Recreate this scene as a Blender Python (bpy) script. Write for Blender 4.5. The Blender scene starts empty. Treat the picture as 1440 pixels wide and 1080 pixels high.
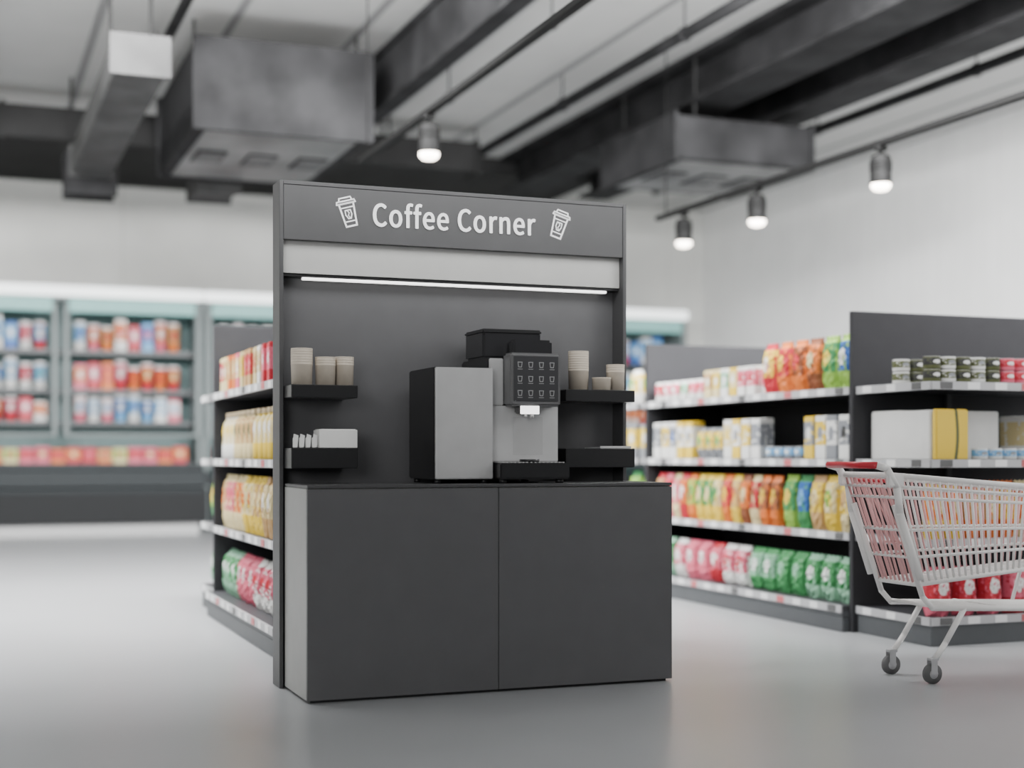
import bpy, bmesh, math, random, os
from mathutils import Vector, Matrix, Euler
random.seed(7)
scene = bpy.context.scene
COL = scene.collection

# ------------------------------------------------------------------ materials
MATS = {}
def mat(name, col, rough=0.5, metal=0.0, noise=0.0, nscale=8.0, emit=None, estr=0.0, spec=0.5):
    if name in MATS: return MATS[name]
    m = bpy.data.materials.new(name); m.use_nodes = True
    nt = m.node_tree; b = nt.nodes['Principled BSDF']
    b.inputs['Base Color'].default_value = (*col, 1)
    b.inputs['Roughness'].default_value = rough
    b.inputs['Metallic'].default_value = metal
    b.inputs['Specular IOR Level'].default_value = spec
    tc = nt.nodes.new('ShaderNodeTexCoord'); nz = nt.nodes.new('ShaderNodeTexNoise')
    nz.inputs['Scale'].default_value = nscale; nz.inputs['Detail'].default_value = 3
    nt.links.new(tc.outputs['Object'], nz.inputs['Vector'])
    r = nt.nodes.new('ShaderNodeValToRGB')
    k = noise
    r.color_ramp.elements[0].position = .3; r.color_ramp.elements[1].position = .7
    r.color_ramp.elements[0].color = (*[c*(1-k) for c in col], 1)
    r.color_ramp.elements[1].color = (*[min(1, c*(1+k)) for c in col], 1)
    nt.links.new(nz.outputs['Fac'], r.inputs['Fac'])
    nt.links.new(r.outputs['Color'], b.inputs['Base Color'])
    if emit:
        b.inputs['Emission Color'].default_value = (*emit, 1)
        b.inputs['Emission Strength'].default_value = estr
    MATS[name] = m
    return m

def stripe_mat(name, c1, c2, scale, axis=0, rough=0.6, thr=0.06, noise=0.04):
    if name in MATS: return MATS[name]
    m = mat(name, c1, rough, noise=noise, nscale=1.5)
    nt = m.node_tree; b = nt.nodes['Principled BSDF']
    ramp = [n for n in nt.nodes if n.type == 'VALTORGB'][0]
    tc = [n for n in nt.nodes if n.type == 'TEX_COORD'][0]
    sp = nt.nodes.new('ShaderNodeSeparateXYZ'); nt.links.new(tc.outputs['Object'], sp.inputs[0])
    mu = nt.nodes.new('ShaderNodeMath'); mu.operation = 'MULTIPLY'; mu.inputs[1].default_value = scale
    nt.links.new(sp.outputs[axis], mu.inputs[0])
    fr = nt.nodes.new('ShaderNodeMath'); fr.operation = 'FRACT'; nt.links.new(mu.outputs[0], fr.inputs[0])
    lt = nt.nodes.new('ShaderNodeMath'); lt.operation = 'LESS_THAN'; lt.inputs[1].default_value = thr
    nt.links.new(fr.outputs[0], lt.inputs[0])
    mx = nt.nodes.new('ShaderNodeMix'); mx.data_type = 'RGBA'
    nt.links.new(lt.outputs[0], mx.inputs[0]); nt.links.new(ramp.outputs[0], mx.inputs[6])
    mx.inputs[7].default_value = (*c2, 1)
    nt.links.new(mx.outputs[2], b.inputs['Base Color'])
    return m

def curl_mat(name, c1, c2):
    m = mat(name, c1, .5)
    nt = m.node_tree; b = nt.nodes['Principled BSDF']
    tc = [n for n in nt.nodes if n.type == 'TEX_COORD'][0]
    w = nt.nodes.new('ShaderNodeTexWave'); w.wave_type = 'BANDS'; w.bands_direction = 'X'
    w.inputs['Scale'].default_value = .28; w.inputs['Distortion'].default_value = 3.2; w.inputs['Detail'].default_value = 1
    nt.links.new(tc.outputs['Generated'], w.inputs['Vector'])
    g = nt.nodes.new('ShaderNodeMath'); g.operation = 'GREATER_THAN'; g.inputs[1].default_value = .985
    nt.links.new(w.outputs['Fac'], g.inputs[0])
    mx = nt.nodes.new('ShaderNodeMix'); mx.data_type = 'RGBA'; nt.links.new(g.outputs[0], mx.inputs[0])
    mx.inputs[6].default_value = (*c1, 1); mx.inputs[7].default_value = (*c2, 1)
    nt.links.new(mx.outputs[2], b.inputs['Base Color'])
    return m

def wrap(c1, c2, c3):
    key = 'wrap_%s_%s_%s' % (c1, c2, c3)
    if key in MATS: return MATS[key]
    if c3 == 'curl': return curl_mat(key, PAL[c1], PAL[c2])
    if c1 == c2 == c3:
        return mat(key, PAL[c1], .5, noise=.03)
    m = bpy.data.materials.new('packaging_print'); m.use_nodes = True
    nt = m.node_tree; b = nt.nodes['Principled BSDF']; b.inputs['Roughness'].default_value = .45
    b.inputs['Specular IOR Level'].default_value = .3
    tc = nt.nodes.new('ShaderNodeTexCoord'); sp = nt.nodes.new('ShaderNodeSeparateXYZ')
    nt.links.new(tc.outputs['Generated'], sp.inputs[0])
    def M(op, a, bb=None):
        n = nt.nodes.new('ShaderNodeMath'); n.operation = op
        if hasattr(a, 'links'): nt.links.new(a, n.inputs[0])
        else: n.inputs[0].default_value = a
        if bb is not None:
            if hasattr(bb, 'links'): nt.links.new(bb, n.inputs[1])
            else: n.inputs[1].default_value = bb
        return n.outputs[0]
    z = sp.outputs[2]; x = sp.outputs[0]
    band = M('LESS_THAN', z, .32)
    top = M('GREATER_THAN', z, .86)
    bt = M('MAXIMUM', band, top)
    dx = M('SUBTRACT', x, .5); dz = M('SUBTRACT', z, .58)
    e = M('ADD', M('MULTIPLY', M('MULTIPLY', dx, dx), 1.0), M('MULTIPLY', M('MULTIPLY', dz, dz), 2.2))
    el = M('LESS_THAN', e, .055)
    nz = nt.nodes.new('ShaderNodeTexNoise'); nz.inputs['Scale'].default_value = 6
    nt.links.new(tc.outputs['Generated'], nz.inputs['Vector'])
    sp2 = M('GREATER_THAN', nz.outputs['Fac'], .6)
    def mixc(f, a, c):
        n = nt.nodes.new('ShaderNodeMix'); n.data_type = 'RGBA'; nt.links.new(f, n.inputs[0])
        if isinstance(a, tuple): n.inputs[6].default_value = (*PAL[a[0]], 1)
        else: nt.links.new(a, n.inputs[6])
        n.inputs[7].default_value = (*PAL[c], 1)
        return n.outputs[2]
    o = mixc(bt, (c1,), c2); o = mixc(el, o, c3); o = mixc(sp2, o, c2)
    nt.links.new(o, b.inputs['Base Color'])
    MATS[key] = m
    return m
PAL = dict(red=(.46,.025,.04), pink=(.62,.13,.19), orange=(.64,.16,.03), yellow=(.70,.49,.05), cream=(.64,.54,.29),
           tan=(.48,.30,.13), green=(.055,.25,.085), lime=(.25,.44,.07), white=(.70,.70,.68), blue=(.03,.11,.38), grey=(.22,.23,.25),
           brown=(.22,.07,.03), olive=(.09,.10,.04), teal=(.03,.33,.37), black=(.03,.03,.03), sky=(.15,.36,.6), mint=(.24,.46,.31))

dark = mat('charcoal_laminate', (.062,.062,.064), .5, noise=.05)
dark2 = mat('charcoal_front', (.095,.095,.098), .5, noise=.04)
backm = mat('kiosk_back_laminate', (.10,.10,.104), .5, noise=.04)
blackm = mat('black_plastic', (.017,.017,.018), .35)
headm = mat('grey_plastic_surround', (.13,.13,.133), .4)
blackg = mat('dark_glass', (.05,.05,.053), .25)
sidem = mat('counter_side_lit_grey', (.34,.34,.33), .5, noise=.04)  # paler than the doors: light on the side face put into the colour
silver = mat('satin_silver', (.52,.52,.52), .45, .3, noise=.04)
silver2 = mat('bright_silver', (.60,.60,.60), .4, .3, noise=.03)
panelw = mat('pale_light_panel', (.45,.45,.435), .5, noise=.03)
ledm = mat('led_white', (1,1,1), .5, emit=(1,.98,.95), estr=2.4)
whitem = mat('white_print', (.85,.85,.85), .5, emit=(1,1,1), estr=.3)
cupm = mat('beige_paper', (.60,.53,.44), .7, noise=.04, nscale=30)
napm = mat('white_paper', (.85,.85,.83), .8, noise=.03)
gpanel = mat('shelf_charcoal_panel', (.034,.034,.037), .65, noise=.05, spec=.2)
gshelf = mat('shelf_dark_metal', (.05,.05,.055), .5, noise=.05, spec=.3)
railm = mat('price_rail_grey', (.42,.42,.43), .4)
tagw = mat('tag_white', (.75,.75,.75), .5)
tagr = mat('tag_red', (.5,.12,.13), .5)
tagk = mat('tag_dark', (.1,.1,.1), .5)
basem = mat('base_grey', (.08,.085,.09), .5, noise=.05, spec=.3)
chrome = mat('cart_pale_metal', (.90,.88,.86), .4, .0, spec=.6)
redp = mat('red_plastic', (.6,.03,.05), .35)
pinkw = mat('cart_pink_wire', (.8,.45,.45), .4)
tyre = mat('grey_rubber', (.12,.12,.12), .7)
fridgeb = mat('fridge_grey', (.15,.18,.18), .5, noise=.04)
fridgei = mat('fridge_teal_glow_interior', (.07,.12,.12), .5, noise=.05, emit=(.3,.6,.58), estr=.05)  # teal light inside the fridge put into the back panel as emission
fridget = mat('fridge_teal_glow_header', (.2,.4,.38), .5, noise=.05, emit=(.35,.75,.7), estr=.25)  # door header bar glows to carry the teal light, no lamp in it
fridgel = mat('fridge_lamp', (1,1,1), .5, emit=(.93,1,.99), estr=1.6)
shelfg = mat('fridge_shelf', (.05,.055,.06), .4)
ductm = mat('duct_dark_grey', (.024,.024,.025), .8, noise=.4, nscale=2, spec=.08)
ductu = mat('duct_lit_underside', (.14,.14,.14), .5, noise=.4, nscale=1.2, spec=.2)  # light catching the duct bottoms, painted as a paler grey
ductl = mat('duct_mid_grey', (.06,.06,.06), .7, noise=.3, nscale=2, spec=.1)
ductd = mat('duct_dark', (.02,.02,.02), .8, noise=.2, nscale=2, spec=.08)
lampm = mat('lamp_dark_body', (.008,.008,.008), .6, spec=.1)
lampe = mat('lamp_glow', (1,1,1), .5, emit=(1,.9,.76), estr=12)
benchm = mat('freezer_dark', (.02,.024,.026), .5, noise=.05, spec=.2)
benchl = mat('freezer_grey', (.02,.021,.022), .6, noise=.05, spec=.1)
kickm = mat('kick_pale', (.4,.4,.4), .5)

# ------------------------------------------------------------------ mesh builder
class B:
    def __init__(s): s.bm = bmesh.new(); s.mats = []
    def mi(s, m):
        if m not in s.mats: s.mats.append(m)
        return s.mats.index(m)
    def box(s, x0, x1, y0, y1, z0, z1, m, bev=0.0, seg=1):
        t = bmesh.new(); bmesh.ops.create_cube(t, size=1)
        bmesh.ops.scale(t, vec=(x1-x0, y1-y0, z1-z0), verts=t.verts)
        bmesh.ops.translate(t, vec=((x0+x1)/2, (y0+y1)/2, (z0+z1)/2), verts=t.verts)
        if bev > 0: bmesh.ops.bevel(t, geom=t.edges[:], offset=bev, segments=seg, affect='EDGES')
        s.merge(t, m); return s
    def merge(s, t, m, smooth=False, xf=None):
        i = s.mi(m)
        if xf is not None: bmesh.ops.transform(t, matrix=xf, verts=t.verts)
        vm = {v: s.bm.verts.new(v.co) for v in t.verts}
        for f in t.faces:
            try:
                nf = s.bm.faces.new([vm[v] for v in f.verts]); nf.material_index = i; nf.smooth = smooth
            except ValueError: pass
        t.free()
    def cyl(s, p0, p1, r, m, seg=10, r2=None, smooth=True):
        p0 = Vector(p0); p1 = Vector(p1); d = p1-p0
        t = bmesh.new()
        bmesh.ops.create_cone(t, cap_ends=True, segments=seg, radius1=r, radius2=r if r2 is None else r2, depth=d.length)
        xf = Matrix.Translation((p0+p1)/2) @ d.to_track_quat('Z', 'Y').to_matrix().to_4x4()
        s.merge(t, m, smooth, xf); return s
    def tube(s, pts, r, m, seg=8):
        for a, b in zip(pts[:-1], pts[1:]): s.cyl(a, b, r, m, seg)
        for p in pts[1:-1]:
            t = bmesh.new(); bmesh.ops.create_icosphere(t, subdivisions=2, radius=r*1.02)
            s.merge(t, m, True, Matrix.Translation(p))
        return s
    def lathe(s, prof, m, seg=20, c=(0,0,0), mfun=None):
        rings = []
        for r, z in prof:
            rings.append([s.bm.verts.new((c[0]+r*math.cos(2*math.pi*k/seg), c[1]+r*math.sin(2*math.pi*k/seg), c[2]+z)) for k in range(seg)])
        for j in range(len(rings)-1):
            mm = mfun(j) if mfun else m
            for k in range(seg):
                f = s.bm.faces.new([rings[j][k], rings[j][(k+1)%seg], rings[j+1][(k+1)%seg], rings[j+1][k]])
                f.material_index = s.mi(mm); f.smooth = True
        return s
    def poly(s, pts, m):
        f = s.bm.faces.new([s.bm.verts.new(p) for p in pts]); f.material_index = s.mi(m); return s
    def stroke(s, pts, w, y, m, closed=False, th=.003):
        P = [Vector((p[0], 0, p[1])) for p in pts]
        n = len(P); rng = range(n if closed else n-1)
        for i in rng:
            a, b = P[i], P[(i+1) % n]; d = (b-a).normalized(); nrm = Vector((-d.z, 0, d.x))*w/2
            a2 = a-d*w*.4; b2 = b+d*w*.4
            q = [a2-nrm, b2-nrm, b2+nrm, a2+nrm]
            fr = [(p.x, y-th, p.z) for p in q]; s.poly(fr, m)
        return s
    def mesh(s, name):
        bmesh.ops.recalc_face_normals(s.bm, faces=s.bm.faces)
        me = bpy.data.meshes.new(name); s.bm.to_mesh(me); s.bm.free()
        for m in s.mats: me.materials.append(m)
        return me
    def obj(s, name, parent=None, loc=(0,0,0), rot=(0,0,0), label=None, cat=None, group=None, kind=None):
        o = bpy.data.objects.new(name, s.mesh(name)); COL.objects.link(o)
        o.location = loc; o.rotation_euler = rot
        if parent: o.parent = parent
        if label: o['label'] = label
        if cat: o['category'] = cat
        if group: o['group'] = group
        if kind: o['kind'] = kind
        return o
def thing(name, label, cat, loc=(0,0,0), rot=(0,0,0), group=None):
    e = bpy.data.objects.new(name, None); COL.objects.link(e); e.empty_display_size = .1
    e.location = loc; e.rotation_euler = rot; e['label'] = label; e['category'] = cat
    if group: e['group'] = group
    return e

# ------------------------------------------------------------------ room shell
floorm = mat('floor_polished_grey', (.37,.38,.39), .3, noise=.05, nscale=.6)
wallm = stripe_mat('wall_back_paint', (.72,.72,.69), (.63,.63,.60), 1/2.4, 0, .8, .012)
wallr = stripe_mat('wall_right_paint', (.86,.86,.85), (.80,.80,.79), 3.2, 1, .8, .08)
ceilm = stripe_mat('ceiling_deck', (.44,.44,.43), (.2,.2,.2), 1/1.3, 0, .7, .07)
CH = 5.6
B().box(-6, 12.7, -3, 23, -.1, 0, floorm).obj('floor', kind='structure')
B().box(-6, 12.9, 23, 23.2, 0, CH, wallm).obj('wall_back', kind='structure')
B().box(12.7, 12.9, -3, 23, 0, CH, wallr).obj('wall_right', kind='structure')
B().box(-6.2, -6, -3, 23.2, 0, CH, wallm).obj('wall_left', kind='structure')
B().box(-6.2, 12.9, -3, 23.2, CH, CH+.15, ceilm).obj('ceiling', kind='structure')
B().box(-6, 9.2, 19.9, 23, 5.36, CH, ductd, .01).obj('trim_1', kind='structure')
B().box(12.68, 12.7, -3, 23, 0, .12, basem).obj('baseboard_right', kind='structure')

# ------------------------------------------------------------------ ceiling services
def duct(name, label, x0, x1, y0, y1, z0, z1, m, axis, step=1.2, under=None):
    b = B(); cx, cy = (x0+x1)/2, (y0+y1)/2
    X0, X1, Y0, Y1 = x0-cx, x1-cx, y0-cy, y1-cy
    b.box(X0, X1, Y0, Y1, 0, z1-z0, m, .02)
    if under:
        b.box(X0+.12, X1-.12, Y0+.12, Y1-.12, -.012, .001, under)  # paler bottom plate, its lit look is in the colour
        for i in range(3):   # grille vents
            gx = X0+.35+(X1-X0-.7)*i/2; gy = 0
            b.box(gx-.16, gx+.16, gy-.3, gy+.3, -.028, -.011, m, .004)
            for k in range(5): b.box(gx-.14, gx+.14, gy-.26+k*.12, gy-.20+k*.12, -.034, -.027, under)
    a0, a1 = (X0, X1) if axis == 0 else (Y0, Y1)
    n = max(1, int((a1-a0)/step)); e = .03
    for i in range(n+1):
        p = a0 + (a1-a0)*i/n
        if axis == 0: b.box(p-.025, p+.025, Y0-e, Y1+e, -e, z1-z0+e, m, .005)
        else: b.box(X0-e, X1+e, p-.025, p+.025, -e, z1-z0+e, m, .005)
    for i in range(0, n+1, 2):
        p = a0+(a1-a0)*(i+.3)/(n+1)
        for sgn in (0, 1):
            q = (p, Y0+.05 if sgn else Y1-.05) if axis == 0 else (X0+.05 if sgn else X1-.05, p)
            b.cyl((q[0], q[1], z1-z0-.02), (q[0], q[1], CH-z0+.004), .018, ductd, 6)
    return b.obj(name, loc=(cx, cy, z0), label=label, cat='air duct')
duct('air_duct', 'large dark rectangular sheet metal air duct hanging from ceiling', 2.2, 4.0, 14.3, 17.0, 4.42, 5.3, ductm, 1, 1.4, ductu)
duct('air_duct', 'grey rectangular air duct running toward rear wall', 1.24, 1.7, 12.6, 17.4, 4.45, 4.75, ductl, 1, 2.4)
duct('air_duct', 'short grey duct outlet beside large ceiling duct', 2.66, 3.15, 17.08, 17.8, 4.3, 4.75, ductl, 1, .8)
duct('air_duct', 'small dark duct end box at end of duct', 1.2, 1.74, 17.45, 17.85, 4.25, 4.7, ductm, 1, .6)
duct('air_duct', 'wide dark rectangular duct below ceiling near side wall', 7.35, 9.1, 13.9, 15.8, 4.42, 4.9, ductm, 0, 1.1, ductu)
duct('air_duct', 'long dark rectangular duct crossing the ceiling', -5.5, 6.5, 17.95, 18.4, 4.95, 5.35, ductd, 0, 2.0)
def beam(label, x0, x1, y0, y1, z0):
    b = B(); cx, cy = (x0+x1)/2, (y0+y1)/2; h = CH-z0; X = (x1-x0)/2; Y = (y1-y0)/2
    b.box(-X, X, -Y, Y, 0, .06, ductm, .01).box(-.05, .05, -Y, Y, .06, h-.06, ductm).box(-X, X, -Y, Y, h-.06, h, ductm, .01)
    b.obj('ceiling_beam', loc=(cx, cy, z0), label=label, cat='beam', group='steel ceiling beams')
beam('dark steel roof beam under ceiling deck', 4.3, 4.5, 5, 17.8, 4.95)
beam('dark steel roof beam under ceiling deck', 7.55, 8.15, 5, 19.8, 5.05)
beam('dark steel roof beam under ceiling deck', 8.8, 9.3, 5, 19.8, 5.05)
beam('dark steel roof beam under ceiling deck', -.3, .1, 5, 17.8, 5.1)
def pipe(x, y0, y1, z, r):
    b = B(); c = (y0+y1)/2; b.cyl((0, y0-c, 0), (0, y1-c, 0), r, ductm, 12)
    for i in range(int(y1-y0)//3+1):
        y = y0-c+.3+i*3; b.cyl((0, y-.02, 0), (0, y+.02, 0), r*1.25, ductm, 12).cyl((0, y, 0), (0, y, CH-z+.003), .01, ductm, 6)
    b.obj('ceiling_pipe', loc=(x, c, z), label='thin dark service pipe hung below the ceiling', cat='pipe', group='service pipes')
pipe(5.2, 6, 17.8, 5.2, .05); pipe(6.6, 6, 19.5, 5.25, .06); pipe(1.95, 6, 17.6, 5.3, .05); pipe(10.1, 6, 19.8, 5.25, .06)
def track(x, y0, y1, z, label):
    b = B(); c = (y0+y1)/2
    b.box(-.03, .03, y0-c, y1-c, 0, .05, lampm, .005)
    for y in (y0+.3, y1-.2): b.cyl((0, y-c, .05), (0, y-c, CH-z), .007, lampm, 6)
    b.obj('light_track', loc=(x, c, z), label=label, cat='light track')
track(7.02, 4.5, 13.7, 3.67, 'dark suspended lighting track rail with rods')
track(3.55, 4.5, 13, 3.90, 'dark suspended lighting track rail with rods')
def lamp(x, y, zt):
    S = .9; z0 = zt-.34*S
    t = thing('track_spotlight', 'dark cylindrical spotlight glowing warm, hanging from ceiling track', 'spotlight', (x, y, z0), group='track spotlights')
    t.scale = (S, S, S)
    B().cyl((0,0,.26), (0,0,.34), .02, lampm, 8).box(-.05, .05, -.03, .03, .30, .34, lampm, .004).obj('stem', t)
    b = B().lathe([(.0,.27),(.05,.265),(.085,.25),(.095,.2),(.095,.03),(.1,.0),(.088,0),(.082,.03)], lampm, 20)
    for k in range(3): b.lathe([(.095,.12+k*.03),(.102,.125+k*.03),(.102,.135+k*.03),(.095,.14+k*.03)], lampm, 20)
    b.obj('lamp_housing', t)
    B().lathe([(.088,.01),(.09,-.03),(.065,-.06),(.0,-.075)], lampe, 20).obj('lens', t, label='glowing warm white lamp lens')
    l = bpy.data.lights.new('spot_light', 'SPOT'); l.energy = 60; l.spot_size = 1.7; l.spot_blend = .6; l.shadow_soft_size = .05; l.color = (1,.93,.82)
    lo = bpy.data.objects.new('spot_light', l); COL.objects.link(lo); lo.location = (x, y, z0-.08)
for x, y in ((7.02, 9.72), (7.02, 11.65), (7.02, 13.1)): lamp(x, y, 3.67)
lamp(3.55, 10.95, 3.90)

# ------------------------------------------------------------------ coffee kiosk
KX0, KX1, KY0, KY1, KT = 1.477, 3.37, 6.94, 7.10, 2.508
K = thing('coffee_kiosk', 'tall charcoal coffee corner kiosk with illuminated sign and shelves', 'kiosk', ((KX0+KX1)/2, KY0, 0))
cx = (KX0+KX1)/2
def kbox(name, x0, x1, y0, y1, z0, z1, m, bev=.002, label=None):
    return B().box(x0-cx, x1-cx, y0-KY0, y1-KY0, z0, z1, m, bev).obj(name, K, label=label)
kbox('side_panel', KX0, KX0+.02, KY0, KY1, 0, KT, dark)
kbox('side_panel', KX1-.02, KX1, KY0, KY1, 0, KT, dark)
kbox('back_panel', KX0+.02, KX1-.02, 7.07, KY1, 0, KT-.02, backm)
kbox('top_panel', KX0+.02, KX1-.02, KY0, KY1, KT-.02, KT, dark)
sign = B().box(-.9255, .9255, 0, .03, 0, .272, dark, .002).obj('sign_board', K, loc=(0, .004, 2.216), label='charcoal header board reading Coffee Corner')
kbox('light_panel', KX0+.02, KX1-.02, KY0+.045, KY0+.06, 2.055, 2.222, panelw, label='pale grey panel under the sign')
kbox('light_panel_lip', KX0+.02, KX1-.02, KY0+.055, KY0+.13, 2.040, 2.055, blackm)
kbox('led_strip', KX0+.13, KX1-.09, KY0+.06, KY0+.09, 2.027, 2.040, ledm, label='glowing white LED light strip')
for (a, b_) in ((1.5, 1.83), (2.94, 3.34)):
    kbox('shelf', a, b_, 6.775, 7.07, 1.430, 1.492, blackm, .003, 'thick black wall shelf')
    kbox('shelf', a, b_, 6.775, 7.07, 1.085, 1.185, blackm, .003, 'thick black lower wall shelf')
# lettering
cu = bpy.data.curves.new('lettering', 'FONT'); cu.body = 'Coffee Corner'; cu.size = .17; cu.offset = .0; cu.extrude = .002; cu.resolution_u = 6; cu.space_character = 1.04
try:
    fd = bpy.utils.system_resource('DATAFILES', path='fonts')
    fl = sorted(os.listdir(fd))
    pick = [f for f in fl if 'cjk' in f.lower()] or [f for f in fl if 'inter' in f.lower()]
    if pick: cu.font = bpy.data.fonts.load(os.path.join(fd, pick[0]))
except Exception as ex: print('font', ex)
to = bpy.data.objects.new('tmp_text', cu); COL.objects.link(to)
bpy.context.view_layer.update()
dg = bpy.context.evaluated_depsgraph_get()
me = bpy.data.meshes.new_from_object(to.evaluated_get(dg)); bpy.data.objects.remove(to)
xs = [v.co.x for v in me.vertices]; ys = [v.co.y for v in me.vertices]
sx = .880/(max(xs)-min(xs)); sy = .124/(max(ys)-min(ys)); mx_, my_ = (max(xs)+min(xs))/2, (max(ys)+min(ys))/2
for v in me.vertices: v.co = Vector(((v.co.x-mx_)*sx, -v.co.z-.001, (v.co.y-my_)*sy))
# embolden: union of slightly shifted copies of the glyph faces at staggered depth
bmt = bmesh.new(); k = 0
for dx, dz in ((0,0),(.0030,0),(-.0030,0),(0,.0024),(0,-.0024),(.0021,.0018),(-.0021,.0018),(.0021,-.0018),(-.0021,-.0018)):
    t = bmesh.new(); t.from_mesh(me); bmesh.ops.translate(t, vec=(dx, -.00004*k, dz), verts=t.verts); k += 1
    tmp = bpy.data.meshes.new('t'); t.to_mesh(tmp); t.free(); bmt.from_mesh(tmp); bpy.data.meshes.remove(tmp)
me2 = bpy.data.meshes.new('lettering'); bmt.to_mesh(me2); bmt.free(); me = me2
me.materials.append(whitem)
for p in me.polygons: p.material_index = 0
lt = bpy.data.objects.new('lettering', me); COL.objects.link(lt); lt.parent = sign; lt.location = (2.395-cx, -.003, .152); lt['label'] = 'white lettering reading Coffee Corner'
def icon(x, z, tilt):
    b = B()
    def R(pts):
        c, s = math.cos(tilt), math.sin(tilt)
        return [(p[0]*c-p[1]*s, p[0]*s+p[1]*c) for p in pts]
    w = .009
    b.stroke(R([(-.038,.045),(-.028,-.070),(.028,-.070),(.038,.045)]), w, 0, whitem, True)
    b.stroke(R([(-.050,.045),(-.046,.058),(.046,.058),(.050,.045)]), w*.8, 0, whitem, True)
    b.stroke(R([(-.034,.060),(-.030,.074),(.030,.074),(.034,.060)]), w*.8, 0, whitem, False)
    b.stroke(R([(-.035,.024),(.035,.024)]), w*.7, 0, whitem)
    b.stroke(R([(-.029,-.046),(.029,-.046)]), w*.7, 0, whitem)
    b.stroke(R([(-.014,.010),(-.016,-.012),(-.006,-.032),(.008,-.032),(.016,-.012),(.014,.010)]), w*.7, 0, whitem, True)
    b.stroke(R([(-.003,.008),(.004,-.004),(-.003,-.016),(.003,-.028)]), w*.55, 0, whitem)
    b.obj('cup_icon', sign, loc=(x-cx, 0, z), label='white outline drawing of takeaway cup')
icon(1.825, .152, .27); icon(2.975, .157, -.30)

# counter
CX0, CX1, CY0, CY1 = 1.502, 3.389, 6.45, 6.935
CC = thing('counter_cabinet', 'charcoal double-door base cabinet under the coffee machine', 'cabinet', ((CX0+CX1)/2, CY0, 0))
ccx = (CX0+CX1)/2; hw = (CX1-CX0)/2
B().box(-hw, hw, .02, CY1-CY0, .012, .994, sidem, .002).obj('cabinet_body', CC)
B().box(-hw+.02, hw-.02, .03, CY1-CY0-.01, 0, .012, blackm).obj('plinth', CC)
for s in (-1, 1):
    d = B().box(min(s*.0018, s*hw), max(s*.0018, s*hw), 0, .0195, .014, .990, dark2, .0012).obj('door', CC)
B().box(-hw, hw, 0, CY1-CY0, 0, .016, dark, .002).obj('worktop', loc=(ccx, CY0, .995), label='thin charcoal worktop on the cabinet', cat='worktop')
WT = 1.0115
B().box(-.09, .09, 0, .2, 0, .006, silver2, .001).box(-.09, .09, 0, .004, .006, .012, silver2, .001).obj('serving_tray', loc=(3.235, 6.79, 1.1855), label='thin pale metal tray on lower black shelf', cat='tray')

# cups
def cupstack(x, y, z, h, r, lab):
    b = B(); k = max(1, int((h-.09)/.0125)); r1 = r*.95
    pr = [(0,.006),(r1*.9,.006),(r1*.93,0),(r1,0)]
    hb = h-.0125*(k-1) if h > .1 else h
    pr += [(r*.99, hb-.006),(r*1.01, hb-.005),(r*1.01, hb)]
    if h > .1:
        for i in range(1, k): pr += [(r*.995, hb+i*.0125-.010),(r*.995, hb+i*.0125-.005),(r*1.01, hb+i*.0125-.004),(r*1.01, hb+i*.0125)]
    pr += [(r*.97, h),(r*.9, h-.07 if h > .1 else h-.04),(0, h-.07 if h > .1 else h-.04)]
    b.lathe(pr, cupm, 28).obj('paper_cup', loc=(x, y, z), label=lab, cat='cup', group='paper cups on the shelves')
L1 = 'tall nested beige paper cups on black shelf'; L2 = 'nested beige paper cups on black shelf'
cupstack(1.572, 6.87, 1.4925, .18, .053, L1)
cupstack(1.69, 6.87, 1.4925, .14, .050, L2)
cupstack(1.792, 6.90, 1.4925, .145, .049, L2)
cupstack(3.055, 6.87, 1.4925, .205, .054, L1)
cupstack(3.170, 6.83, 1.4925, .066, .050, 'single short beige paper cup on black shelf')
cupstack(3.275, 6.88, 1.4925, .14, .049, L2)
B().box(-.095, .095, 0, .13, 0, .088, napm, .002).box(-.088, .088, .006, .124, .088, .092, napm, .001).obj('napkin_dispenser', loc=(1.737, 6.79, 1.1855), label='white rectangular paper napkin box on lower black shelf', cat='napkins')
for i in range(4):
    b = B()
    b.box(-.010, .010, .0, .016, 0, .05, napm, .003)
    b.poly([(-.010,-.001,.004),(.010,-.001,.004),(.013,.004,.03),(.015,-.001,.06),(-.008,-.001,.068),(-.012,.004,.03)], napm)
    b.obj('sugar_sachet', loc=(1.525+i*.032, 6.80, 1.1855), rot=(0, .0, .1*i), label='small white folded sachet standing on lower shelf', cat='sachet', group='sugar sachets')

# milk cooler
MC = thing('milk_cooler', 'black milk cooler with satin silver front door', 'milk cooler', (2.304, 6.55, WT))
B().box(-.149, .150, .018, .43, .02, .568, blackm, .006, 2).obj('cooler_body', MC)
b = B().box(-.147, .150, 0, .0175, .022, .566, silver, .004, 2); b.box(-.147, -.141, -.003, 0, .03, .558, silver2)
b.obj('door', MC, label='satin silver door')
for x in (-.12, .12):
    for y in (.05, .38): B().cyl((x, y, 0), (x, y, .02), .018, blackm, 12).obj('foot', MC)

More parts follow.
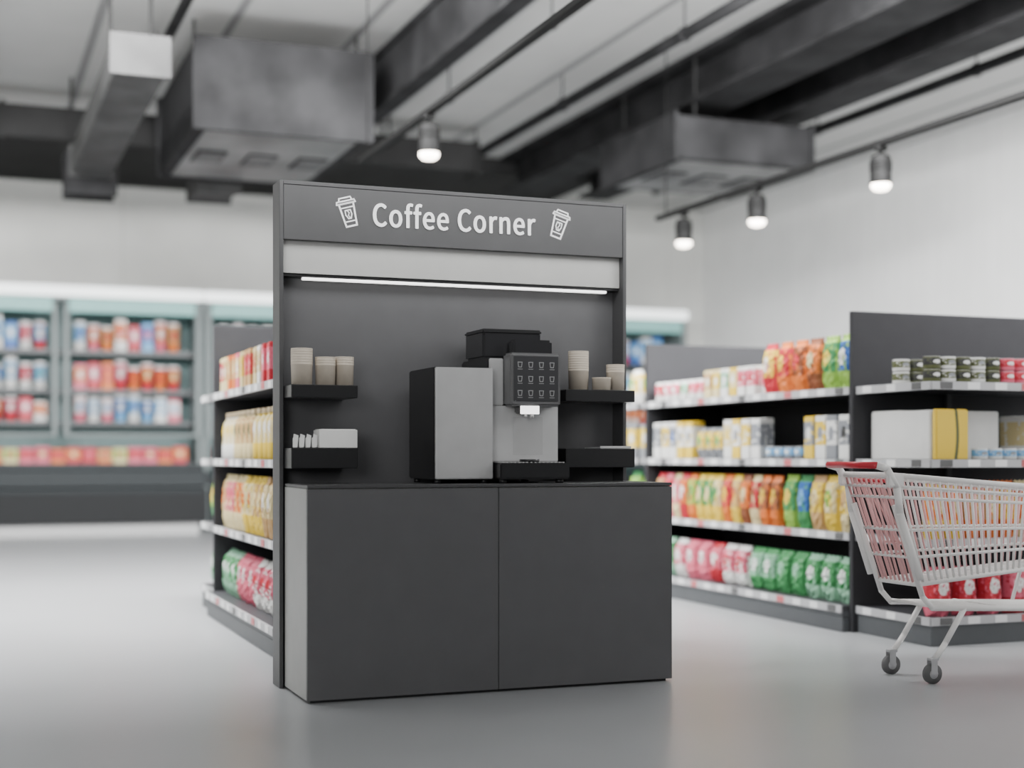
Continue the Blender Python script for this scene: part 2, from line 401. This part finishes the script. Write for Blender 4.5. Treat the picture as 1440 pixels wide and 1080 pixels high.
# coffee machine
ox, oy = 2.645, 6.62
M = thing('coffee_machine', 'black and silver automatic coffee machine with touchscreen on worktop', 'coffee machine', (ox, oy, WT))
b = B().box(-.185, .185, .012, .42, .02, .625, blackm, .008, 2)
b.obj('machine_body', M)
b = B().box(-.185, .185, -.004, .012, .105, .385, silver2, .004, 2).box(-.185, -.112, -.006, .012, .386, .62, silver, .004, 2)
b.box(-.06, .10, -.0045, -.004, .14, .33, silver)
b.obj('front_panel', M, label='satin silver front panel')
b = B().box(-.110, .160, -.10, .010, .380, .645, headm, .012, 3); b.obj('display_head', M, label='grey surround of the display')
sc = B().box(-.094, .144, -.1035, -.1000, .405, .628, blackg, .002).obj('touchscreen', M, label='dark touchscreen with drink icons')
icm = mat('screen_icon', (.26,.26,.26), .5, emit=(.8,.82,.85), estr=.03)
b = B()
b.stroke([(-.011, .014), (-.008, -.010), (.008, -.010), (.011, .014)], .004, 0, icm, True, .0008)
b.stroke([(-.012, -.020), (.012, -.020)], .003, 0, icm, False, .0008)
ime = b.mesh('screen_icon')
for i in range(4):
    for j in range(3):
        o = bpy.data.objects.new('screen_icon', ime); COL.objects.link(o); o.parent = sc
        o.location = (-.062+i*.057, -.1036, .443+j*.070)
b = B().box(-.06, .05, -.09, -.02, .345, .380, blackm, .006, 2).cyl((-.02, -.07, .322), (-.02, -.07, .345), .010, silver, 12).cyl((.015, -.07, .322), (.015, -.07, .345), .010, silver, 12)
b.obj('spout', M)
B().box(-.055, .045, -.093, -.0905, .342, .382, ledm, .002).obj('spout_light', M, label='small glowing white light above spout')
b = B().box(-.18, .19, -.145, .012, .02, .10, blackm, .008, 2)
for i in range(16): b.box(-.165+i*.0215, -.157+i*.0215, -.13, -.01, .10, .105, silver)
b.obj('drip_tray', M)
B().cyl((.0, -.075, .105), (.0, -.075, .118), .05, blackm, 20).obj('cup_rest', M)
for x in (-.15, .15):
    for y in (-.10, .36): B().cyl((x, y, 0), (x, y, .02), .02, blackm, 12).obj('foot', M)
smoke = mat('smoked_plastic', (.025,.025,.027), .2)
b = B().box(-.185, .13, .09, .36, .625, .765, smoke, .012, 2).box(-.188, .133, .085, .365, .75, .775, blackm, .008, 2)
b.obj('bean_hopper', M)
B().box(-.05, .165, .02, .085, .625, .72, smoke, .012, 2).obj('powder_hopper', M)

# ------------------------------------------------------------------ packaging meshes
PC = {}
def pmesh(kind, w, d, h, m):
    key = (kind, round(w,3), round(d,3), round(h,3), m.as_pointer())
    if key in PC: return PC[key]
    b = B()
    if kind == 'carton':
        b.box(-w/2, w/2, -d/2, d/2, 0, h*.985, m, .006, 2)
        b.box(-w/2+.006, w/2-.006, -.004, d/2-.004, h*.985, h, m, .001)
    elif kind in ('bag', 'pouch'):
        nx, nz = 10, 14; fr = {}
        rr = random.Random(int(w*1000)+int(h*1000)+len(PC))
        ex = 3.2 if kind == 'bag' else 5
        for sgn in (-1, 1):
            for i in range(nx+1):
                for j in range(nz+1):
                    u = i/nx*2-1; v = j/nz
                    t = max(0, 1-abs(u)**ex)**.6 * max(0, min(1, math.sin(math.pi*min(1, max(0, (v-.0)/.93)))))**(.3 if kind == 'bag' else .22) if v < .93 else .02
                    if v < .04: t = max(t, .6*(1-abs(u)**3))
                    t *= 1+rr.uniform(-.22, .06)
                    ww = w/2*(1-.05*math.sin(math.pi*v)+rr.uniform(-.03,.0))
                    fr[(sgn, i, j)] = b.bm.verts.new((u*ww, sgn*(d/2*t+.002), v*h + (.006*math.sin(i*2.1) if v > .9 else 0)))
        k = b.mi(m)
        for sgn in (-1, 1):
            for i in range(nx):
                for j in range(nz):
                    f = b.bm.faces.new([fr[(sgn,i,j)], fr[(sgn,i+1,j)], fr[(sgn,i+1,j+1)], fr[(sgn,i,j+1)]]); f.material_index = k; f.smooth = False
        for j in range(nz):
            for i in (0, nx): 
                f = b.bm.faces.new([fr[(-1,i,j)], fr[(1,i,j)], fr[(1,i,j+1)], fr[(-1,i,j+1)]]); f.material_index = k
        for i in range(nx):
            for j in (0, nz):
                f = b.bm.faces.new([fr[(-1,i,j)], fr[(1,i,j)], fr[(1,i+1,j)], fr[(-1,i+1,j)]]); f.material_index = k
    elif kind == 'can':
        r = w/2
        b.lathe([(0,.004),(r*.85,.004),(r*.92,0),(r,.01),(r,h-.012),(r*.93,h-.002),(r*.95,h),(r*.88,h-.004),(0,h-.006)], m, 16,
                mfun=lambda j: tin if j in (0,1,5,6,7) else m)
    elif kind == 'bottle':
        r = w/2
        b.lathe([(0,.0),(r*.9,0),(r,.01),(r,h*.3),(r*.9,h*.45),(r,h*.6),(r*.85,h*.76),(r*.5,h*.86),(r*.46,h*.89),(r*.55,h*.895),(r*.55,h*.99),(0,h)], m, 16,
                mfun=lambda j: capm if j >= 8 else m)
    elif kind == 'tub':
        r = w/2
        b.lathe([(0,0),(r*.78,0),(r*.82,.005),(r*.96,h*.88),(r*1.0,h*.89),(r*1.0,h*.97),(r*.9,h),(0,h)], m, 16, mfun=lambda j: capw if j > 3 else m)
    PC[key] = b.mesh(kind); return PC[key]
tin = mat('tin_metal', (.5,.5,.5), .3, .8); capm = mat('cap_cream', (.5,.4,.25), .4); capw = mat('lid_white', (.7,.7,.7), .4)
NAMES = dict(carton='food_carton', bag='snack_bag', can='food_can', bottle='sauce_bottle', pouch='refill_pouch', tub='dairy_tub')
CATS = dict(carton='box', bag='snack bag', can='can', bottle='bottle', pouch='pouch', tub='tub')
WORD = dict(carton='cardboard food carton', bag='puffy snack bag', can='metal food can', bottle='plastic sauce bottle', pouch='plump plastic pouch', tub='plastic dairy tub')
def put(kind, w, d, h, c, x, y, z, rot, where, group):
    m = wrap(*c)
    o = bpy.data.objects.new(NAMES[kind], pmesh(kind, w, d, h, m)); COL.objects.link(o)
    o.location = (x, y, z+.001); o.rotation_euler = (0, 0, rot)
    cc = c[0] if c[0] == c[1] else '%s and %s' % (c[0], c[1])
    o['label'] = '%s %s on %s' % (cc, WORD[kind], where)
    o['category'] = CATS[kind]; o['group'] = group
    return o
def rowY(x, y0, y1, z, kind, w, d, h, cols, where, group, gap=.012):
    n = max(1, int((y1-y0)/(w+gap))); pitch = (y1-y0)/n
    for i in range(n):
        c = cols[int(i*len(cols)/n)] if len(cols) > 1 else cols[0]
        yy = y0+pitch*(i+.5)
        put(kind, w, d, h, c, x+d/2+.03+random.uniform(0, .01), yy, z, -math.pi/2+random.uniform(-.04,.04), where, group)
def rowX(y, x0, x1, z, kind, w, d, h, cols, where, group, gap=.012, sgn=1):
    n = max(1, int((x1-x0)/(w+gap))); pitch = (x1-x0)/n
    for i in range(n):
        c = cols[int(i*len(cols)/n)]
        put(kind, w, d, h, c, x0+pitch*(i+.5), y+sgn*(d/2+.03), z, 0 if sgn > 0 else math.pi, where, group)

# ------------------------------------------------------------------ gondolas
SZ = [1.59, 1.12, .64, .17]
def rail(b, p0, p1, z, outward):
    x0, y0 = p0; x1, y1 = p1; ox_, oy_ = outward
    L = math.hypot(x1-x0, y1-y0); n = max(1, int(L/.2))
    t = .012
    b.box(min(x0, x1, x0+ox_*t, x1+ox_*t), max(x0, x1, x0+ox_*t, x1+ox_*t), min(y0, y1, y0+oy_*t, y1+oy_*t), max(y0, y1, y0+oy_*t, y1+oy_*t), z-.045, z+.004, railm)
    for i in range(n):
        f = (i+.5)/n; px, py = x0+(x1-x0)*f, y0+(y1-y0)*f
        tx, ty = abs(x1-x0)/L*.045, abs(y1-y0)/L*.045
        a = t; c = t+.003
        m = tagw if i % 3 else (tagr if (i//3) % 2 else tagk)
        b.box(px-tx if not ox_ else min(px+ox_*a, px+ox_*c), px+tx if not ox_ else max(px+ox_*a, px+ox_*c),
              py-ty if not oy_ else min(py+oy_*a, py+oy_*c), py+ty if not oy_ else max(py+oy_*a, py+oy_*c), z-.041, z+.001, m)
def gondola(x0, x1, y0, y1, label):
    cx, cy = (x0+x1)/2, (y0+y1)/2; W = (x1-x0)/2; H = (y1-y0)/2
    g = thing('store_shelving', label, 'shelving', (cx, cy, 0))
    for s in (-1, 1):
        B().box(-W, W, s*H-.02, s*H+.02, 0, 2.084, gpanel, .004).obj('end_panel', g)
    B().box(-.02, .02, -H+.02, H-.02, 0, 1.74, gpanel).obj('divider_panel', g)
    B().box(-W+.02, W-.02, -H+.02, H-.02, 0, .10, basem, .004).obj('base', g)
    for s in (-1, 1):
        for z in SZ:
            xo = W-.01 if z > .3 else W+.05
            b = B(); xa, xb = sorted((s*.021, s*xo))
            b.box(xa, xb, -H+.021, H-.021, z-.035, z, gshelf)
            if s < 0: rail(b, (-xo, -H+.021), (-xo, H-.021), z, (-1, 0))
            if z < .3: b.box(xa, xb, -H+.021, H-.021, .101, z-.035, basem)
            b.obj('shelf', g)
    B().box(-W-.05, -W+.02, -H+.02, H-.02, 0, .099, basem, .004).obj('kick_plate', g)
def endcap(x0, x1, ypanel, depth, sgn, label):
    cx = (x0+x1)/2; W = (x1-x0)/2
    g = thing('end_cap_shelving', label, 'shelving', (cx, ypanel, 0))
    for z in SZ:
        b = B(); ya, yb = sorted((.001, sgn*depth))
        b.box(-W, W, ya, yb, z-.035, z, gshelf)
        rail(b, (-W, ya), (-W, yb), z, (-1, 0)); rail(b, (-W, sgn*depth), (W, sgn*depth), z, (0, sgn))
        b.obj('shelf', g)
    ya, yb = sorted((.001*sgn, sgn*(depth-.0)))
    B().box(-W, W, ya, yb, 0, .133, basem, .004).obj('base', g)
    B().box(-.02, .02, min(0, sgn*.02), max(0, sgn*.02), .14, 1.6, gshelf).obj('upright', g)
gondola(5.40, 6.88, 7.80, 10.75, 'long charcoal supermarket shelving with packed groceries')
gondola(1.72, 3.12, 7.80, 10.34, 'charcoal supermarket shelving behind the coffee kiosk')
endcap(5.436, 6.86, 7.778, .75, -1, 'charcoal end shelving with cans and boxes beside shopping cart')
endcap(5.44, 6.86, 10.772, .6, 1, 'charcoal end shelving at rear of aisle')
endcap(1.74, 3.1, 10.362, .6, 1, 'charcoal end shelving behind kiosk shelving')

A = 'long grocery shelving'
xg = 5.40
G = 'groceries on the long shelving'
rowY(xg, 9.85, 10.68, SZ[0], 'can', .12, .12, .16, [('pink','white','red'),('mint','white','green'),('pink','white','white'),('red','white','pink')], A, G)
rowY(xg, 9.05, 9.83, SZ[0], 'carton', .11, .12, .22, [('pink','white','red'),('cream','yellow','white'),('mint','white','white'),('yellow','cream','white'),('tan','cream','white')], A, G)
rowY(xg, 7.86, 9.0, SZ[0], 'bag', .155, .14, .36, [('blue','lime','white'),('green','lime','yellow'),('orange','brown','cream'),('brown','orange','red'),('red','orange','yellow'),('yellow','red','white'),('cream','yellow','white')], A, G)
rowY(xg, 10.0, 10.68, SZ[1], 'carton', .12, .12, .3, [('white','yellow','grey'),('grey','white','blue'),('yellow','white','grey'),('grey','white','grey')], A, G)
rowY(xg, 9.55, 9.98, SZ[1], 'bag', .13, .12, .24, [('yellow','grey','lime')], A, G)
rowY(xg, 8.98, 9.52, SZ[1], 'carton', .12, .13, .3, [('grey','white','grey'),('yellow','white','cream'),('white','yellow','grey'),('cream','white','yellow')], A, G)
rowY(xg, 8.45, 8.95, SZ[1], 'can', .11, .11, .09, [('sky','grey','white')], A, G)
rowY(xg, 7.86, 8.42, SZ[1], 'carton', .12, .13, .3, [('grey','white','black'),('white','grey','grey'),('yellow','white','grey'),('grey','yellow','white')], A, G)
rowY(xg, 8.75, 10.68, SZ[2], 'bag', .12, .13, .36, [('brown','orange','yellow'),('red','cream','brown'),('orange','brown','cream'),('tan','yellow','red'),('red','orange','yellow'),('cream','yellow','green'),('green','yellow','cream'),('lime','orange','green'),('orange','red','white'),('pink','cream','white'),('red','pink','green'),('tan','red','cream')], A, G)
rowY(xg, 7.86, 8.72, SZ[2], 'bag', .15, .14, .37, [('yellow','cream','tan'),('cream','yellow','lime'),('yellow','tan','cream'),('blue','green','sky'),('green','lime','yellow')], A, G)
rowY(xg, 9.2, 10.35, SZ[3], 'pouch', .17, .16, .3, [('pink','white','red'),('pink','red','white'),('pink','pink','white'),('pink','white','white')], A, G)
rowY(xg, 10.37, 10.70, SZ[3], 'pouch', .15, .16, .3, [('green','mint','white')], A, G)
rowY(xg, 7.86, 9.18, SZ[3], 'pouch', .17, .16, .3, [('green','mint','white'),('green','green','mint'),('mint','green','white')], A, G)

A = 'shelving behind the kiosk'; G = 'groceries on shelving behind kiosk'; xl = 1.72
rowY(xl, 8.5, 10.28, SZ[0], 'carton', .09, .08, .25, [('pink','red','white'),('cream','white','tan'),('tan','cream','red'),('red','tan','pink'),('yellow','cream','tan'),('cream','pink','white'),('tan','orange','cream'),('tan','cream','white'),('red','cream','white')], A, G, .05)
rowY(xl, 8.5, 10.28, SZ[1], 'bottle', .12, .12, .33, [('cream','yellow','white'),('tan','cream','olive'),('cream','white','yellow')], A, G, .04)
rowY(xl, 8.5, 10.28, SZ[2], 'bag', .12, .10, .37, [('cream','tan','white'),('tan','yellow','cream'),('cream','yellow','orange'),('orange','cream','tan'),('pink','cream','red'),('tan','cream','orange')], A, G, .04)
rowY(xl, 8.5, 9.7, SZ[3], 'pouch', .17, .16, .31, [('pink','white','red'),('pink','pink','white')], A, G)
rowY(xl, 9.7, 10.25, SZ[3], 'pouch', .17, .16, .31, [('green','mint','white')], A, G)
A = 'rear end shelving'; G = 'groceries on rear end shelving'
for i, (c, k, h) in enumerate(((('yellow','white','lime'), 'bag', .3), (('yellow','grey','white'), 'carton', .3), (('lime','green','yellow'), 'bag', .37), (('green','mint','white'), 'pouch', .3))):
    for X in (5.44, 1.74):
        if X == 1.74 and i < 2: continue
        for j in range(2): put(k, .17, .14, h, c, X+.11, 10.93+j*.26-(0 if X > 5 else .4), SZ[i], -math.pi/2, A, G)

A = 'end shelving'; G = 'cans and boxes on end shelving'
yf = 7.028
for lv in range(2):
    for i in range(5):
        for j in range(2):
            put('can', .108, .108, .078, ('olive','white','grey') if (i+j) % 2 else ('black','olive','white'), 5.498+i*.111, yf+.075+j*.3, SZ[0]+lv*.0785, 0, A, G)
    for i in range(7): put('can', .108, .108, .078, (('red','pink','white') if i < 4 else ('pink','red','white')), 6.053+i*.111, yf+.075, SZ[0]+lv*.0785, 0, A, G)
put('carton', .24, .60, .31, ('white','white','white'), 5.64, yf+.42, SZ[1], 0, A, G)
put('carton', .24, .04, .31, ('yellow','olive','curl'), 5.64, yf+.08, SZ[1], 0, A, G)
for i in range(4): put('can', .1, .1, .07, ('sky','white','grey'), 5.86+i*.11, yf+.08, SZ[1], 0, A, G)
put('carton', .3, .34, .31, ('white','white','white'), 6.0, yf+.42, SZ[1], 0, A, G)
put('carton', .3, .25, .28, ('cream','white','grey'), 6.45, yf+.3, SZ[1], 0, A, G)
rowX(yf, 5.46, 6.8, SZ[2], 'bag', .12, .14, .35, [('orange','yellow','cream'),('tan','orange','cream'),('yellow','orange','tan'),('orange','cream','red'),('red','orange','white'),('yellow','white','tan')], A, G)
rowX(yf, 5.46, 6.8, SZ[3], 'pouch', .16, .15, .30, [('red','pink','white'),('pink','red','white'),('red','pink','cream')], A, G)

# ------------------------------------------------------------------ refrigerators
def fridge(x0, label):
    W = 4.16; f = thing('display_refrigerator', label, 'refrigerator', (x0+W/2, 22.0, 0)); w = W/2
    b = B().box(-w, w, .85, .98, 0, 3.66, fridgeb).box(-w, -w+.08, .02, .85, 0, 3.66, fridgeb, .01).box(w-.08, w, .02, .85, 0, 3.66, fridgeb, .01)
    b.box(-w+.08, w-.08, .02, .85, 0, .80, benchl, .01).box(-w+.08, w-.08, .02, .85, 3.45, 3.66, fridgeb)
    b.box(-w+.08, w-.08, .80, .85, .80, 3.45, fridgei); b.obj('cabinet_body', f)
    B().box(-w, w, -.05, .02, 3.50, 3.66, fridgel, .02).obj('light_canopy', f, label='glowing white canopy light')
    for z in (2.72, 2.13, 1.65, 1.02):
        B().box(-w+.08, w-.08, .2, .79, z-.05, z, shelfg).box(-w+.08, w-.08, .185, .2, z-.06, z+.01, shelfg).obj('shelf', f)
    for i in range(2):
        a = -w+i*w
        b = B().box(a+.04, a+.12, -.03, .02, 1.42, 3.41, fridgeb, .01).box(a+w-.12, a+w-.04, -.03, .02, 1.42, 3.41, fridgeb, .01)
        b.box(a+.12, a+w-.12, -.03, .02, 1.42, 1.48, fridgeb, .01).box(a+.12, a+w-.12, -.03, .02, 3.27, 3.48, fridget, .01)
        d = b.obj('door_frame', f)
        B().box(a+w-.18, a+w-.155, -.08, -.03, 1.7, 2.5, shelfg, .008).obj('handle', d)
    return f
fridge(-.66, 'grey glass-door display refrigerator with teal lit interior')
fridge(3.52, 'grey glass-door display refrigerator with teal lit interior')
fridge(7.70, 'grey glass-door display refrigerator with teal lit interior')
A = 'refrigerator shelf'; G = 'chilled products in the refrigerators'
FR = [(2.72, .50), (2.13, .46), (1.65, .40)]
colsA = [[('sky','red','white'),('sky','white','blue'),('pink','white','red'),('sky','blue','white')], [('sky','white','teal'),('blue','white','sky'),('red','white','pink'),('sky','white','white')], [('orange','red','white'),('orange','white','orange'),('pink','red','white')]]
colsB = [[('sky','white','blue'),('orange','white','red'),('orange','pink','white'),('pink','red','white'),('tan','orange','red'),('blue','sky','pink')], [('orange','pink','white'),('orange','red','cream'),('pink','red','white'),('tan','orange','white'),('red','orange','orange')], [('white','pink','sky'),('sky','white','blue'),('sky','white','white'),('blue','sky','white')]]
for (X0, X1, cs) in ((-.4, 1.25, colsA), (1.62, 3.2, colsB), (3.75, 4.9, colsB), (10.3, 11.5, colsA)):
    for r, (z, h) in enumerate(FR):
        pw = .185
        n = int((X1-X0)/(pw+.01))
        for i in range(n):
            c = cs[r][(i*2+i//3) % len(cs[r])]; k = ('tub', 'carton', 'tub')[(r+i//3) % 3]
            put(k, pw-(.02 if k == 'carton' else 0), .2, h*random.uniform(.75, 1.05), c, X0+(X1-X0)*(i+.5)/n, 22.34, z, 0, A, G)
low = [('red','pink','cream'),('red','orange','red'),('orange','red','cream'),('red','red','pink'),('tan','orange','red'),('lime','cream','red'),('red','pink','red')]
for (X0, X1) in ((-.5, 3.3), (3.7, 4.9)):
    n = int((X1-X0)/.22)
    for i in range(n): put('carton', .205, .2, .22+.04*random.random(), low[i % 7], X0+(X1-X0)*(i+.5)/n, 22.31, 1.02, 0, A, G)

# island freezer
F = thing('chest_freezer', 'long low dark chest freezer with rounded bumper before refrigerators', 'freezer', (.35, 21.0, 0))
B().box(-3.0, 3.0, .06, .74, .17, .98, benchm, .05, 3).obj('freezer_body', F)
B().box(-3.06, 3.06, 0, .06, .17, .68, benchl, .02, 2).obj('lower_panel', F)
B().box(-3.10, 3.10, -.12, .12, .60, 1.02, benchm, .10, 5).obj('bumper', F)
B().box(-2.95, 2.95, .1, .7, 0, .168, kickm).obj('plinth', F)

# ------------------------------------------------------------------ shopping cart
C = thing('shopping_cart', 'pale metal wire shopping cart with red handle', 'shopping cart', (4.27, 5.88, 0))
WD = .38; LN = 1.34
TR = [Vector((.03, .0, 1.05)), Vector((LN, .04, .955)), Vector((LN, WD-.04, .955)), Vector((.03, WD, 1.05))]
BR = [Vector((.22, .03, .50)), Vector((LN-.12, .07, .58)), Vector((LN-.12, WD-.07, .58)), Vector((.22, WD-.03, .50))]
b = B()
b.tube([TR[0], TR[1], TR[2], TR[3], TR[0]], .015, chrome, 8)
b.tube([BR[0], BR[1], BR[2], BR[3], BR[0]], .012, chrome, 8)
for k in range(4):
    a, c = TR[k], TR[(k+1) % 4]; p, q = BR[k], BR[(k+1) % 4]
    n = 26 if k in (0, 2) else 9
    mw = pinkw if k in (2, 3) else chrome
    for i in range(n+1): b.cyl(a.lerp(c, i/n), p.lerp(q, i/n), .0068, mw, 6)
    for h in (.1, .2, .5, .75): b.cyl(a.lerp(p, h), c.lerp(q, h), .008, chrome, 6)
for i in range(1, 9): b.cyl(BR[0].lerp(BR[3], i/9), BR[1].lerp(BR[2], i/9), .005, chrome, 5)
for i in range(1, 8): b.cyl(BR[0].lerp(BR[1], i/8), BR[3].lerp(BR[2], i/8), .0055, chrome, 5)
b.obj('wire_basket', C)
b = B().cyl((-.06, -.02, 1.10), (-.06, WD+.02, 1.10), .017, redp, 14)
b.obj('handle', C, label='red plastic push handle')
for y in (-.015, WD+.015):
    b = B()
    b.tube([(-.06, y, 1.10), (.0, y, 1.085), (.06, y, .99), (.08, y, .86), (.20, y, .53)], .019, chrome, 10)
    b.box(.0, .10, y-.014, y+.014, .99, 1.06, chrome, .01, 2)
    b.obj('handle_bracket', C)
b = B()
for y in (.02, WD-.02):
    b.tube([(.07, y, .9), (.24, y, .44), (.30, y, .38), (LN-.05, y, .34), (LN-.05, y, .14)], .015, chrome, 8)
    b.tube([(.50, y, .375), (.38, y, .20), (.32, y, .125)], .015, chrome, 8)
    b.tube([(LN-.2, y+(.03 if y < .2 else -.03), .58), (LN-.25, y, .35)], .010, chrome, 8)
b.cyl((.50, .02, .375), (.50, WD-.02, .375), .01, chrome, 8).cyl((LN-.05, .02, .34), (LN-.05, WD-.02, .34), .01, chrome, 8)
b.obj('frame', C)
b = B()
for i in range(9): b.cyl((.30, .04+i*(WD-.08)/8, .385), (LN-.06, .04+i*(WD-.08)/8, .352), .0045, chrome, 5)
b.cyl((.30, .03, .39), (.30, WD-.03, .39), .01, chrome, 8).cyl((.7, .02, .375), (.7, WD-.02, .375), .008, chrome, 8)
b.obj('lower_rack', C)
b = B()
for i in range(9): 
    y = .06+i*(WD-.12)/8; b.cyl((.07, y, 1.02), (.23, y, .70), .0045, pinkw, 5)
b.cyl((.07, .05, 1.02), (.07, WD-.05, 1.02), .009, redp, 8).cyl((.23, .05, .70), (.23, WD-.05, .70), .008, pinkw, 8)
b.obj('child_seat_flap', C, label='hinged pinkish wire flap with red rail')
for x in (.30, LN-.05):
    for y in (.02, WD-.02):
        cst = B().box(x-.02, x+.03, y-.019, y+.019, .115, .13, railm, .003).box(x-.018, x+.018, y-.02, y-.016, .05, .118, railm).box(x-.018, x+.018, y+.016, y+.02, .05, .118, railm).obj('caster', C)
        B().cyl((x, y-.014, .05), (x, y+.014, .05), .05, tyre, 20).cyl((x, y-.0155, .05), (x, y+.0155, .05), .025, railm, 12).obj('wheel', cst)

# ------------------------------------------------------------------ lights
def area(loc, target, sx, sy, e, col=(1,1,1)):
    l = bpy.data.lights.new('area', 'AREA'); l.shape = 'RECTANGLE'; l.size = sx; l.size_y = sy; l.energy = e; l.color = col
    o = bpy.data.objects.new('unseen_fill_light', l); COL.objects.link(o); o.location = loc  # added lamps out of view to brighten the scene, no fixtures modelled
    o.rotation_euler = (Vector(target)-Vector(loc)).to_track_quat('-Z', 'Y').to_euler()
area((4.0, 9.3, 5.3), (4.2, 11.5, 0), 5, 2.2, 230)
area((0.0, 9.8, 5.2), (1.0, 17, 0), 4.5, 1.2, 2400)
area((3.5, 9.0, 5.2), (3.5, 22, 2.5), 4, 1.0, 650)
area((6.5, 7.0, 5.2), (12.7, 13.5, 3.2), 4, 1.5, 2800)
area((-3.0, -1.5, 2.6), (3.0, 7.5, 1.3), 3, 2, 220)  # added fill from behind the camera onto the kiosk front
area((8.0, 3.0, 3.6), (6.0, 9.0, 1.0), 3, 2, 110)
area((3.0, 5.5, 3.4), (4.5, 15, 5.6), 6, 1.5, 160)  # added uplight to brighten the ceiling
w = bpy.data.worlds.new('World'); scene.world = w; w.use_nodes = True
bg = w.node_tree.nodes['Background']; bg.inputs[0].default_value = (.96,.98,1,1); bg.inputs[1].default_value = .13

# ------------------------------------------------------------------ camera
cam = bpy.data.cameras.new('Camera'); co = bpy.data.objects.new('Camera', cam); COL.objects.link(co)
cam.lens = 50; cam.sensor_width = 36; cam.sensor_fit = 'HORIZONTAL'; cam.shift_y = 100/1440
co.location = (0, 0, 1.15); co.rotation_euler = (math.pi/2, 0, -math.radians(21.3))
cam.dof.use_dof = True; cam.dof.focus_distance = 7.2; cam.dof.aperture_fstop = .7
scene.camera = co
